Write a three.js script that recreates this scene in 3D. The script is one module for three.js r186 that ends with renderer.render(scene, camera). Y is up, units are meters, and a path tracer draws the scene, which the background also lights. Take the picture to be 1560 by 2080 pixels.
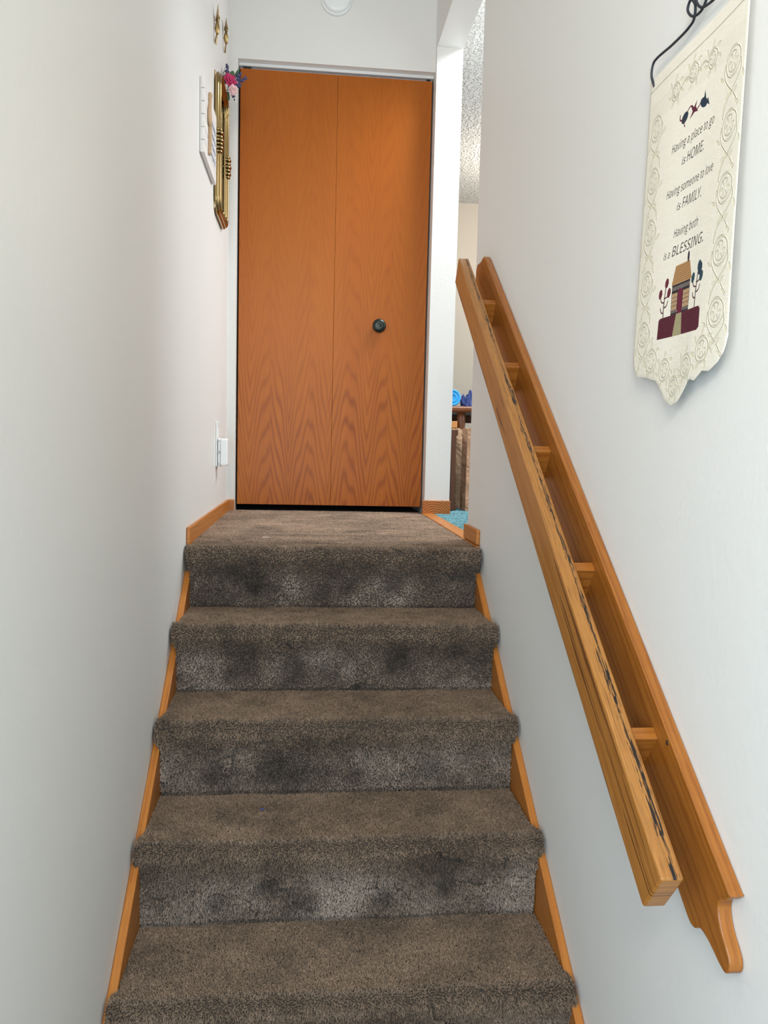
import * as THREE from 'three';
import { RoundedBoxGeometry } from 'three/addons/geometries/RoundedBoxGeometry.js';
import { mergeGeometries } from 'three/addons/utils/BufferGeometryUtils.js';
import { RectAreaLightUniformsLib } from 'three/addons/lights/RectAreaLightUniformsLib.js';

// ---------------------------------------------------------------- camera, sky, lights, exposure
RectAreaLightUniformsLib.init();
const scene = new THREE.Scene();
const F_PX = 1597.6, H_PX = 2080;
const camera = new THREE.PerspectiveCamera(2 * Math.atan(H_PX / 2 / F_PX) * 180 / Math.PI, 0.75, 0.05, 60);
camera.position.set(0.3694, 0.3207, 2.4465);
{
  const yaw = 0.1001, pitch = -0.0841, roll = 0.0241;
  const f = new THREE.Vector3(Math.sin(yaw) * Math.cos(pitch), Math.sin(pitch), -Math.cos(yaw) * Math.cos(pitch));
  camera.lookAt(camera.position.clone().add(f));
  camera.rotateZ(roll);
}
const renderer = new THREE.WebGLRenderer({ antialias: true });
renderer.toneMapping = THREE.LinearToneMapping;
renderer.toneMappingExposure = 1.0;
renderer.shadowMap.enabled = true;
scene.background = new THREE.Color().setRGB(0.85, 0.95, 1.1);

const DAY = new THREE.Color().setRGB(0.89, 0.95, 1.0), COOL = new THREE.Color().setRGB(0.56, 0.78, 1.0);
function daylight(color, intensity, w, h, pos, look) {     // the daylight of one window, just inside its pane
  const l = new THREE.RectAreaLight(color, intensity, w, h);
  l.position.set(...pos); l.lookAt(...look); scene.add(l);
  return l;
}
const KX = 2.60;                                            // inner face of the window wall of the room beyond the opening
daylight(DAY, 7, 0.82, 1.36, [KX - 0.03, 1.62, -1.13], [0, 1.62, -1.13]);
daylight(DAY, 1.0, 1.20, 1.36, [KX - 0.03, 1.62, -3.20], [0, 1.62, -3.20]);  // second window, unseen, added to light the far ceiling and wall
daylight(DAY, 56, 0.80, 0.34, [1.66, 2.47, -0.90], [1.66, 0, -0.9001]);        // added skylight, unseen, to brighten the landing
daylight(COOL, 24, 0.44, 1.05, [0.10, 0.10, 3.36], [0.10, 0.10, 0]);         // glazed entry door behind the camera
daylight(new THREE.Color().setRGB(1.0, 0.955, 0.89), 27, 0.76, 0.62, [0.10, 1.55, 3.36], [0.10, 1.55, 0]);          // window over the entry door

// ---------------------------------------------------------------- dimensions (metres; landing floor is y = 0, its nosing is z = 0)
const W = 0.9348, D = 1.30, RISE = 0.1883, RUN = 0.2463, NSTEP = 7;
const OPEN_Z0 = -1.263, OPEN_Z1 = -0.245, OPEN_TOP = 2.137, WT = 0.12, CEIL = 2.44;
const ENTRY_Y = -NSTEP * RISE, ENTRY_Z = 3.40, REAR_Z = -4.5, KZ1 = 1.6;

// ---------------------------------------------------------------- helpers
let seed = 12345;
const rnd = () => { seed = (seed * 1664525 + 1013904223) >>> 0; return seed / 4294967296; };
const rr = (a, b) => a + (b - a) * rnd();
const clamp = (v, a = 0, b = 1) => Math.min(b, Math.max(a, v));
const sstep = (a, b, v) => { const t = clamp((v - a) / (b - a)); return t * t * (3 - 2 * t); };
function hash(x, y, s) { let h = (x * 374761393 + y * 668265263 + s * 2147483647) | 0; h = Math.imul(h ^ (h >>> 13), 1274126177); h ^= h >>> 16; return (h >>> 0) / 4294967296; }
function vnoise(x, y, s = 0) {
  const xi = Math.floor(x), yi = Math.floor(y), fx = x - xi, fy = y - yi;
  const u = fx * fx * (3 - 2 * fx), v = fy * fy * (3 - 2 * fy);
  const a = hash(xi, yi, s), b = hash(xi + 1, yi, s), c = hash(xi, yi + 1, s), d = hash(xi + 1, yi + 1, s);
  return a + (b - a) * u + (c - a) * v + (a - b - c + d) * u * v;
}
const fbm = (x, y, s = 0, o = 4) => { let r = 0, a = 0.5, t = 0; for (let i = 0; i < o; i++) { r += a * vnoise(x, y, s + i * 17); t += a; a *= 0.5; x *= 2.03; y *= 2.03; } return r / t; };

const taken = new Map();
function numbered(n) { const k = taken.get(n) || 0; taken.set(n, k + 1); return k ? n + '_' + String(k).padStart(3, '0') : n; }
function shade(o) { o.traverse((c) => { if (c.isMesh) { c.castShadow = true; c.receiveShadow = true; } }); return o; }
function thing(name, label, category, pos = [0, 0, 0], group) {
  const o = new THREE.Group(); o.name = numbered(name); o.position.set(...pos); scene.add(o);
  o.userData = { label, category }; if (group) o.userData.group = group;
  return o;
}
function part(name, geo, mat, parent, label) {
  const g = Array.isArray(geo) ? merge(geo) : geo;
  const m = new THREE.Mesh(g, mat); m.name = parent === scene ? numbered(name) : name + (() => { const n = parent.children.filter((c) => c.name.replace(/_\d{3}$/, '') === name).length; return n ? '_' + String(n).padStart(3, '0') : ''; })();
  m.castShadow = m.receiveShadow = true;
  if (label) m.userData.label = label;
  parent.add(m); return m;
}
function struct(name, geo, mat, label) { const m = part(name, geo, mat, scene); m.name = name; m.userData.kind = 'structure'; if (label) m.userData.label = label; return m; }
function structGroup(name, label) { const g = new THREE.Group(); g.name = name; g.userData.kind = 'structure'; if (label) g.userData.label = label; scene.add(g); return g; }
function merge(list) {
  const l = list.map((g) => { const q = g.index ? g.toNonIndexed() : g; for (const k of Object.keys(q.attributes)) if (!['position', 'normal', 'uv'].includes(k)) q.deleteAttribute(k); return q; });
  return l.length === 1 ? l[0] : mergeGeometries(l);
}
// texture coordinates in metres: u along the grain, v across, taken from the face's own direction
function uvBox(geo, grain = 'z', du = 0, dv = 0) {
  const g = geo.index ? geo.toNonIndexed() : geo; const p = g.attributes.position, uv = new Float32Array(p.count * 2);
  const A = new THREE.Vector3(), B = new THREE.Vector3(), C = new THREE.Vector3(), n = new THREE.Vector3();
  const gi = { x: 0, y: 1, z: 2 }[grain];
  for (let i = 0; i < p.count; i += 3) {
    A.fromBufferAttribute(p, i); B.fromBufferAttribute(p, i + 1); C.fromBufferAttribute(p, i + 2);
    n.copy(B).sub(A).cross(C.clone().sub(A));
    const an = [Math.abs(n.x), Math.abs(n.y), Math.abs(n.z)]; const m = an.indexOf(Math.max(...an));
    let ui = gi, vi;
    if (m === gi) { ui = (gi + 1) % 3; vi = (gi + 2) % 3; } else vi = 3 - gi - m;
    [A, B, C].forEach((q, k) => { const c = [q.x, q.y, q.z]; uv[(i + k) * 2] = c[ui] + du; uv[(i + k) * 2 + 1] = c[vi] + dv; });
  }
  g.setAttribute('uv', new THREE.BufferAttribute(uv, 2)); return g;
}
function bx(x0, x1, y0, y1, z0, z1) { const g = new THREE.BoxGeometry(x1 - x0, y1 - y0, z1 - z0); g.translate((x0 + x1) / 2, (y0 + y1) / 2, (z0 + z1) / 2); return uvBox(g, 'y'); }
function rbx(x0, x1, y0, y1, z0, z1, r = 0.003, grain = 'z', seg = 2) { const g = new RoundedBoxGeometry(x1 - x0, y1 - y0, z1 - z0, seg, Math.min(r, (x1 - x0) / 2.01, (y1 - y0) / 2.01, (z1 - z0) / 2.01)); g.translate((x0 + x1) / 2, (y0 + y1) / 2, (z0 + z1) / 2); return uvBox(g, grain, x0 * 3.7, z0 * 1.3); }
function tube(pts, r, seg = 40, rad = 8, closed = false) { return new THREE.TubeGeometry(new THREE.CatmullRomCurve3(pts.map((p) => new THREE.Vector3(...p)), closed), seg, r, rad, closed); }
function ball(x, y, z, rx, ry = rx, rz = rx, d = 12) { const g = new THREE.SphereGeometry(1, d, Math.max(6, d - 4)); g.scale(rx, ry, rz); g.translate(x, y, z); return g; }
function dataTex(w, h, fn, srgb = true) {
  const a = new Uint8Array(w * h * 4);
  for (let j = 0; j < h; j++) for (let i = 0; i < w; i++) { const c = fn(i / w, j / h, i, j), k = (j * w + i) * 4; a[k] = clamp(c[0], 0, 255); a[k + 1] = clamp(c[1], 0, 255); a[k + 2] = clamp(c[2], 0, 255); a[k + 3] = 255; }
  const t = new THREE.DataTexture(a, w, h, THREE.RGBAFormat); t.wrapS = t.wrapT = THREE.RepeatWrapping; t.magFilter = THREE.LinearFilter; t.minFilter = THREE.LinearMipmapLinearFilter; t.generateMipmaps = true;
  if (srgb) t.colorSpace = THREE.SRGBColorSpace; t.needsUpdate = true; return t;
}
const mixc = (a, b, t) => [a[0] + (b[0] - a[0]) * t, a[1] + (b[1] - a[1]) * t, a[2] + (b[2] - a[2]) * t];
const std = (o) => new THREE.MeshStandardMaterial(o);

// ---------------------------------------------------------------- materials
const wallBump = dataTex(512, 512, (u, v) => { const n = 255 * (0.55 * fbm(u * 64, v * 64, 3, 3) + 0.45 * fbm(u * 8, v * 8, 9, 3)); return [n, n, n]; }, false);
wallBump.repeat.set(2, 2);
const wallMat = std({ color: new THREE.Color().setRGB(0.80, 0.783, 0.742), roughness: 0.52, bumpMap: wallBump, bumpScale: 0.0004 });
const trimWhite = std({ color: new THREE.Color().setRGB(0.78, 0.78, 0.77), roughness: 0.4 });
const stipple = dataTex(1024, 1024, (u, v) => { const a = fbm(u * 90, v * 90, 21, 2), b = vnoise(u * 180, v * 180, 5); const n = 255 * clamp(sstep(0.42, 0.66, a) * 0.75 + b * 0.25); return [n, n, n]; }, false);
stipple.repeat.set(1 / 1.0, 1 / 1.0);
const stippleMat = std({ color: new THREE.Color().setRGB(0.84, 0.82, 0.79), roughness: 0.9, bumpMap: stipple, bumpScale: 0.012 });

function oakTex(len, wid, base, dark, light, s, w = 1024, h = 256, knots = 0.6) {
  const t = dataTex(w, h, (u, v) => {
    const x = u * len, y = v * wid;
    const wob = (fbm(x * 3, y * 14, s, 3) - 0.5) * 0.035 * knots;
    const ring = Math.sin((y + wob) * 300 + fbm(x * 2.2, y * 30, s + 4, 2) * 12) * 0.5 + 0.5;
    const pore = vnoise(x * 60, y * 1900, s + 8), pore2 = vnoise(x * 22, y * 900, s + 9);
    let c = mixc(base, dark, 0.42 * Math.pow(ring, 2.2) + 0.22 * sstep(0.62, 0.95, pore));
    c = mixc(c, light, 0.45 * sstep(0.45, 0.9, pore2) + 0.2 * (fbm(x * 4, y * 40, s + 11, 3) - 0.4));
    return c;
  });
  t.repeat.set(1 / len, 1 / wid); return t;
}

const oakTrim = std({ map: oakTex(1.0, 0.25, [194, 122, 48], [156, 86, 26], [210, 146, 72], 77), color: new THREE.Color().setRGB(0.92, 0.88, 0.86), roughness: 0.42 });
const oakBoard = std({ map: oakTex(1.2, 0.3, [170, 104, 36], [122, 64, 16], [190, 128, 54], 131), color: new THREE.Color().setRGB(0.90, 0.88, 0.90), roughness: 0.38 });
// cathedral-grained end block of the baseboard
const oakCath = std({ roughness: 0.42, map: (() => { const t = dataTex(256, 128, (u, v) => { const x = (u - 0.35) * 2.2, y = v * 1.0; const d = Math.sqrt(x * x * 1.2 + (y + 0.35) * (y + 0.35) * 2.0) + 0.08 * fbm(u * 5, v * 5, 4, 3); const r = Math.sin(d * 36) * 0.5 + 0.5; return mixc([192, 118, 52], [122, 64, 22], Math.pow(r, 2.5) * 0.9); }); return t; })() });
// rotary-cut veneer of the closet doors: tall cathedrals repeating sideways, fading to straight grain higher up
const doorTex = dataTex(1024, 2048, (u, v) => {
  const x = u * 0.884, y = v * 1.99;
  const per = 0.186, q = ((x + 0.035 + 0.006 * Math.sin(y * 5)) / per) % 1, leaf = Math.floor((x + 0.035) / per);
  const tri = Math.abs(q - 0.5) * 2;                                       // 1 at the leaf joint, 0 in the middle
  const h = Math.pow(1 - tri, 1.6) * 0.30 + 0.02 * Math.sin(tri * 9 + leaf * 2);
  const wob = (fbm(x * 9, y * 2.4, 5, 3) - 0.5) * 0.055;
  const ph = (y * 0.62 + h * (y < 1.2 ? 1 : 1) + wob) * 25 + 0.5 * fbm(x * 30, y * 6, 6, 2);
  const s1 = Math.pow(Math.sin(ph * Math.PI) * 0.5 + 0.5, 3);
  const fade = 0.30 + 0.70 * (1 - sstep(0.35, 0.85, y));
  const streak = fbm(x * 160, y * 2.2, 12, 3), broad = fbm(x * 9, y * 0.9, 14, 3), pore = vnoise(x * 900, y * 18, 15);
  let c = mixc([180, 104, 34], [134, 68, 18], 0.62 * s1 * fade * (0.5 + fbm(x * 10, y * 4, 8, 2)));
  c = mixc(c, [150, 78, 18], 0.42 * (streak - 0.35)); c = mixc(c, [196, 124, 50], 0.55 * (broad - 0.4)); c = mixc(c, [138, 70, 22], 0.18 * sstep(0.68, 1, pore));
  c = mixc(c, [158, 84, 16], 0.40 * sstep(0.3, 1.9, y));
  return c;
});
const doorMat = new THREE.MeshPhysicalMaterial({ map: doorTex, color: new THREE.Color().setRGB(0.98, 0.86, 0.46), roughness: 0.42, specularIntensity: 0.55 });
const blackMat = std({ color: new THREE.Color().setRGB(0.012, 0.012, 0.012), roughness: 0.7 });
const closetMat = std({ color: new THREE.Color().setRGB(0.05, 0.045, 0.04), roughness: 0.95 });
const brass = std({ color: new THREE.Color().setRGB(0.36, 0.255, 0.115), metalness: 1, roughness: 0.13 });
const brassDull = std({ color: new THREE.Color().setRGB(0.46, 0.32, 0.14), metalness: 1, roughness: 0.33 });
const bronze = std({ color: new THREE.Color().setRGB(0.035, 0.045, 0.04), metalness: 0.75, roughness: 0.32 });
const plastic = std({ color: new THREE.Color().setRGB(0.86, 0.87, 0.85), roughness: 0.35 });
const plasticGrey = std({ color: new THREE.Color().setRGB(0.45, 0.45, 0.44), roughness: 0.5 });
const wireMat = std({ color: new THREE.Color().setRGB(0.03, 0.035, 0.045), metalness: 0.5, roughness: 0.45 });

// ---------------------------------------------------------------- the setting: shell
const FX = -1.0, FZ = 1.64;                                 // the entry hall widens to the left behind the camera
struct('wall_left', bx(-0.12, 0, -1.7, CEIL + 0.1, -1.42, FZ), wallMat);
struct('wall_entry_left', [bx(FX - 0.12, FX, -1.7, CEIL + 0.1, FZ - 0.12, ENTRY_Z + 0.1), bx(FX, -0.12, -1.7, CEIL + 0.1, FZ - 0.12, FZ)], wallMat);
struct('wall_right', [
  bx(W, W + WT, -1.7, CEIL + 0.1, OPEN_Z1, ENTRY_Z + 0.1),
  bx(W, W + WT, OPEN_TOP, CEIL + 0.1, OPEN_Z0, OPEN_Z1),
  bx(W, W + WT, -0.1, CEIL + 0.1, -1.99, OPEN_Z0)], wallMat);
const DX0 = 0.037, DTOP = 2.041;
struct('wall_back', [
  bx(0, W, DTOP, CEIL + 0.1, -D - 0.11, -D),
  bx(0, DX0, -0.1, DTOP, -D - 0.11, -D)], wallMat);
struct('wall_closet', [bx(-0.12, W, -0.1, CEIL, -1.99, -1.94), bx(-0.12, 0, -0.1, CEIL, -1.94, -1.42), bx(0, W, CEIL - 0.1, CEIL, -1.94, -1.41)], closetMat);
struct('wall_entry', (() => {      // wall behind the camera: door opening, window opening above it
  const z0 = ENTRY_Z, z1 = ENTRY_Z + 0.12, a = -0.32, b = 0.52;
  return [bx(FX - 0.12, a, -1.7, CEIL + 0.1, z0, z1), bx(b, W, -1.7, CEIL + 0.1, z0, z1), bx(a, b, 0.72, 1.22, z0, z1), bx(a, b, 1.88, CEIL + 0.1, z0, z1)];
})(), wallMat);
struct('ceiling', [bx(-0.12, W + WT, CEIL, CEIL + 0.1, -1.99, ENTRY_Z + 0.1), bx(FX - 0.12, -0.12, CEIL, CEIL + 0.1, FZ - 0.12, ENTRY_Z + 0.1)], std({ color: new THREE.Color().setRGB(0.82, 0.81, 0.78), roughness: 0.9 }));
struct('floor_entry', [bx(0, W, ENTRY_Y - 0.1, ENTRY_Y, 6 * RUN - 0.02, ENTRY_Z + 0.1), bx(FX, 0, ENTRY_Y - 0.1, ENTRY_Y, FZ, ENTRY_Z + 0.1)], std({ color: new THREE.Color().setRGB(0.30, 0.27, 0.23), roughness: 0.6 }));
// room beyond the opening
const KX0 = W + WT;
const SK = [1.26, 2.06, -1.07, -0.73];                      // ceiling hole for the added skylight
struct('ceiling_living', [bx(KX0, KX + 0.12, CEIL, CEIL + 0.1, REAR_Z - 0.1, SK[2]), bx(KX0, KX + 0.12, CEIL, CEIL + 0.1, SK[3], KZ1 + 0.1), bx(KX0, SK[0], CEIL, CEIL + 0.1, SK[2], SK[3]), bx(SK[1], KX + 0.12, CEIL, CEIL + 0.1, SK[2], SK[3])], stippleMat);
struct('wall_living_rear', bx(-1.2, KX + 0.12, -0.1, CEIL, REAR_Z - 0.1, REAR_Z), std({ color: new THREE.Color().setRGB(0.64, 0.58, 0.50), roughness: 0.7, bumpMap: wallBump, bumpScale: 0.0004 }));
struct('wall_living_front', bx(KX0, KX + 0.12, -0.1, CEIL, KZ1, KZ1 + 0.1), oakBoard);
struct('wall_living_left', [bx(-1.2, KX0, -0.1, CEIL, -2.09, -1.99), bx(-1.3, -1.2, -0.1, CEIL, REAR_Z - 0.1, -1.99), bx(-1.2, KX0, CEIL, CEIL + 0.1, REAR_Z - 0.1, -1.99)], wallMat);
const WIN = [[-1.57, -0.69], [-3.85, -2.55]], WY0 = 0.90, WY1 = 2.34;  // the second one is added out of view for the far room light
struct('wall_living_right', [
  bx(KX, KX + 0.12, -0.1, WY0, REAR_Z, KZ1), bx(KX, KX + 0.12, WY1, CEIL, REAR_Z, KZ1),
  bx(KX, KX + 0.12, WY0, WY1, REAR_Z, WIN[1][0]), bx(KX, KX + 0.12, WY0, WY1, WIN[1][1], WIN[0][0]), bx(KX, KX + 0.12, WY0, WY1, WIN[0][1], KZ1)], wallMat);
const glass = new THREE.MeshPhysicalMaterial({ color: 0xffffff, transmission: 1, thickness: 0, roughness: 0.02, ior: 1.45 });
WIN.forEach(([a, b], i) => {
  const g = structGroup('window_' + (i + 1)); const x0 = KX + 0.02, x1 = KX + 0.08;
  part('window_frame', [bx(x0, x1, WY0, WY0 + 0.04, a, b), bx(x0, x1, WY1 - 0.04, WY1, a, b), bx(x0, x1, WY0, WY1, a, a + 0.04), bx(x0, x1, WY0, WY1, b - 0.04, b)], trimWhite, g);
  part('window_pane', bx(x0 + 0.028, x0 + 0.032, WY0 + 0.04, WY1 - 0.04, a + 0.04, b - 0.04), glass, g);
  part('window_sill', rbx(KX - 0.04, KX + 0.02, WY0 - 0.025, WY0, a - 0.04, b + 0.04), trimWhite, g);
});
{ // skylight out of view, added for more light on the landing
  const g = structGroup('window_4');
  part('window_frame', [bx(SK[0] - 0.03, SK[0], CEIL + 0.1, CEIL + 0.2, SK[2] - 0.03, SK[3] + 0.03), bx(SK[1], SK[1] + 0.03, CEIL + 0.1, CEIL + 0.2, SK[2] - 0.03, SK[3] + 0.03), bx(SK[0], SK[1], CEIL + 0.1, CEIL + 0.2, SK[2] - 0.03, SK[2]), bx(SK[0], SK[1], CEIL + 0.1, CEIL + 0.2, SK[3], SK[3] + 0.03)], trimWhite, g);
  part('window_pane', bx(SK[0] - 0.03, SK[1] + 0.03, CEIL + 0.2, CEIL + 0.206, SK[2] - 0.03, SK[3] + 0.03), glass, g);
}
{ // entry door and window over it, behind the camera
  const g = structGroup('door_2'); const z0 = ENTRY_Z + 0.03, z1 = ENTRY_Z + 0.075, a = -0.317, b = 0.517, y0 = ENTRY_Y + 0.01, y1 = 0.717, ga = -0.12, gb = 0.32, h0 = -0.42, h1 = 0.62;
  part('door_panel', [bx(a, ga, y0, y1, z0, z1), bx(gb, b, y0, y1, z0, z1), bx(ga, gb, y0, h0, z0, z1), bx(ga, gb, h1, y1, z0, z1)], trimWhite, g);
  part('door_glass', bx(ga, gb, h0, h1, z0 + 0.02, z0 + 0.024), glass, g);
  part('door_handle', [ball(0.43, -0.40, z0 - 0.05, 0.027), (() => { const c = new THREE.CylinderGeometry(0.012, 0.02, 0.05, 16); c.rotateX(Math.PI / 2); c.translate(0.43, -0.40, z0 - 0.022); return c; })()], brass, g);
  const w = structGroup('window_3');
  part('window_frame', [bx(-0.32, 0.52, 1.22, 1.25, z0, z1), bx(-0.32, 0.52, 1.85, 1.88, z0, z1), bx(-0.32, -0.29, 1.22, 1.88, z0, z1), bx(0.49, 0.52, 1.22, 1.88, z0, z1)], trimWhite, w);
  part('window_pane', bx(-0.29, 0.49, 1.25, 1.85, z0 + 0.02, z0 + 0.024), glass, w);
}

// ---------------------------------------------------------------- carpet pile
const tuftGeo = new THREE.IcosahedronGeometry(1, 0);
const pileMat = std({ color: 0xffffff, roughness: 1 });
const M4 = new THREE.Matrix4(), QQ = new THREE.Quaternion(), UP = new THREE.Vector3(0, 1, 0), VN = new THREE.Vector3(), VP = new THREE.Vector3(), VS = new THREE.Vector3(), CC = new THREE.Color();
function pile(list, parent) {
  const im = new THREE.InstancedMesh(tuftGeo, pileMat, list.length);
  list.forEach((t, i) => {
    VN.set(...t.n).normalize(); QQ.setFromUnitVectors(UP, VN); VP.set(...t.p); VS.set(t.r, t.h, t.r * 0.85);
    im.setMatrixAt(i, M4.compose(VP, QQ, VS)); im.setColorAt(i, CC.setRGB(...t.c));
  });
  im.name = 'carpet_pile'; im.userData.kind = 'stuff'; im.castShadow = im.receiveShadow = true; parent.add(im); return im;
}
// brown carpet colour at (x, path distance, step): mottling, foot-scuff stains, pale patches; front light put into the riser colour
const SCUFF = [[0.30, 0.62, 0.055], [0.55, 0.70, 0.05], [0.72, 0.66, 0.05], [0.20, 0.75, 0.045], [0.42, 0.78, 0.06]];
function brown(x, t, k, riser) {   // riser: 0 on the treads and nosings, 1 towards the foot of a riser
  const b = fbm(x * 9, t * 9, 40 + k * 7, 4), f = vnoise(x * 300, t * 300, 60 + k), m = fbm(x * 26, t * 26, 80 + k, 3);
  let v = 0.86 + 0.62 * (b - 0.5) * (riser ? 2.1 : 1.1) + 0.42 * (m - 0.5) + 0.5 * (f - 0.5);
  let c = mixc([0.215, 0.150, 0.101], [0.232, 0.174, 0.131], riser);
  c = mixc(c, [0.31, 0.252, 0.205], riser * sstep(0.48, 0.75, b) * 0.7);
  return [c[0] * v, c[1] * v, c[2] * v];
}
const litLanding = (z) => 1.5 - 0.5 * sstep(-0.30, 0.005, z);   // light on the landing put into its carpet colour, fading at the nosing
const carpetBase = std({ color: new THREE.Color().setRGB(0.085, 0.068, 0.054), roughness: 1 });

// stair profile: [z, y, normal angle, marginFlag] along one step, from the back of its tread over the nosing to the foot of its riser
function stepPath(k) {
  const y0 = -k * RISE, zn = k * RUN, zb = k === 0 ? -0.10 : (k - 1) * RUN + 0.004, P = [];
  const R = 0.030, zf = zn + 0.016;
  const a = [zb, y0 - 0.004], b = [zf - R, y0 - 0.001];
  const n1 = 30; for (let i = 0; i < n1; i++) { const q = i / n1; P.push([a[0] + (b[0] - a[0]) * q, a[1] + (b[1] - a[1]) * q, Math.PI / 2]); }
  const n2 = 14; for (let i = 0; i <= n2; i++) { const th = Math.PI / 2 * (1 - i / n2); P.push([zf - R + R * Math.cos(th), y0 - R + R * Math.sin(th), th]); }
  const yb = y0 - RISE - 0.004, n3 = 26; for (let i = 1; i <= n3; i++) { const q = i / n3; P.push([zf - 0.014 * sstep(0, 0.5, q), y0 - R + (yb - y0 + R) * q, 0]); }
  const out = []; let s = 0;
  P.forEach((p, i) => { if (i) s += Math.hypot(p[0] - P[i - 1][0], p[1] - P[i - 1][1]); out.push({ z: p[0], y: p[1], a: p[2], s }); });
  return out;
}
function at(path, s) { let i = 1; while (i < path.length - 1 && path[i].s < s) i++; const a = path[i - 1], b = path[i], q = clamp((s - a.s) / (b.s - a.s || 1)); return { z: a.z + (b.z - a.z) * q, y: a.y + (b.y - a.y) * q, a: a.a + (b.a - a.a) * q }; }
function relief(x, s, k, riser) {          // slow lumps of the carpet, deeper on the risers
  return (fbm(x * 12, s * 16, 200 + k * 5, 3) - 0.5) * (riser ? 0.014 : 0.004);
}
function crease(x, s, k) {                 // how much a parted line in the pile runs here, and the fold that rises beside it
  const wx = x * 5 + 0.8 * (fbm(x * 14, s * 14, 320 + k, 3) - 0.5), wy = s * 17 + 1.6 * (fbm(x * 16, s * 10, 330 + k, 3) - 0.5);
  const n = fbm(wx, wy, 300 + k * 3, 2) - 0.5, on = sstep(0.40, 0.55, vnoise(x * 9, s * 13, 350 + k));
  return [on * (1 - sstep(0.004, 0.019, Math.abs(n))), on * (n > 0 ? 1 : -0.4) * (1 - sstep(0.0, 0.11, Math.abs(n)))];
}
const staircase = thing('staircase', 'narrow straight staircase carpeted in worn brown pile, with oak skirt boards, between two white walls', 'staircase');
const PITCH = [0.0046, 0.0041, 0.0037, 0.0034, 0.0032, 0.0070, 0.0080];
const noseEdge = (path, s, zn, y0) => { const p = at(path, s); return sstep(0.055, 0.02, Math.hypot(p.z - (zn + 0.004), p.y - (y0 - 0.022))); };
{
  const sh = new THREE.Shape(); sh.moveTo(-0.10, -1.45); sh.lineTo(-0.10, -0.016);
  for (let k = 0; k < NSTEP; k++) { sh.lineTo(k * RUN - 0.022, -k * RISE - 0.016); sh.lineTo(k * RUN - 0.022, -(k + 1) * RISE - 0.016); }
  sh.lineTo(6 * RUN - 0.022, -1.45); sh.closePath();
  const g = new THREE.ExtrudeGeometry(sh, { depth: W - 0.044, bevelEnabled: false });
  g.applyMatrix4(new THREE.Matrix4().makeBasis(new THREE.Vector3(0, 0, 1), new THREE.Vector3(0, 1, 0), new THREE.Vector3(-1, 0, 0))); g.translate(W - 0.022, 0, 0);
  part('stair_carriage', g, closetMat, staircase);
}
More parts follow.
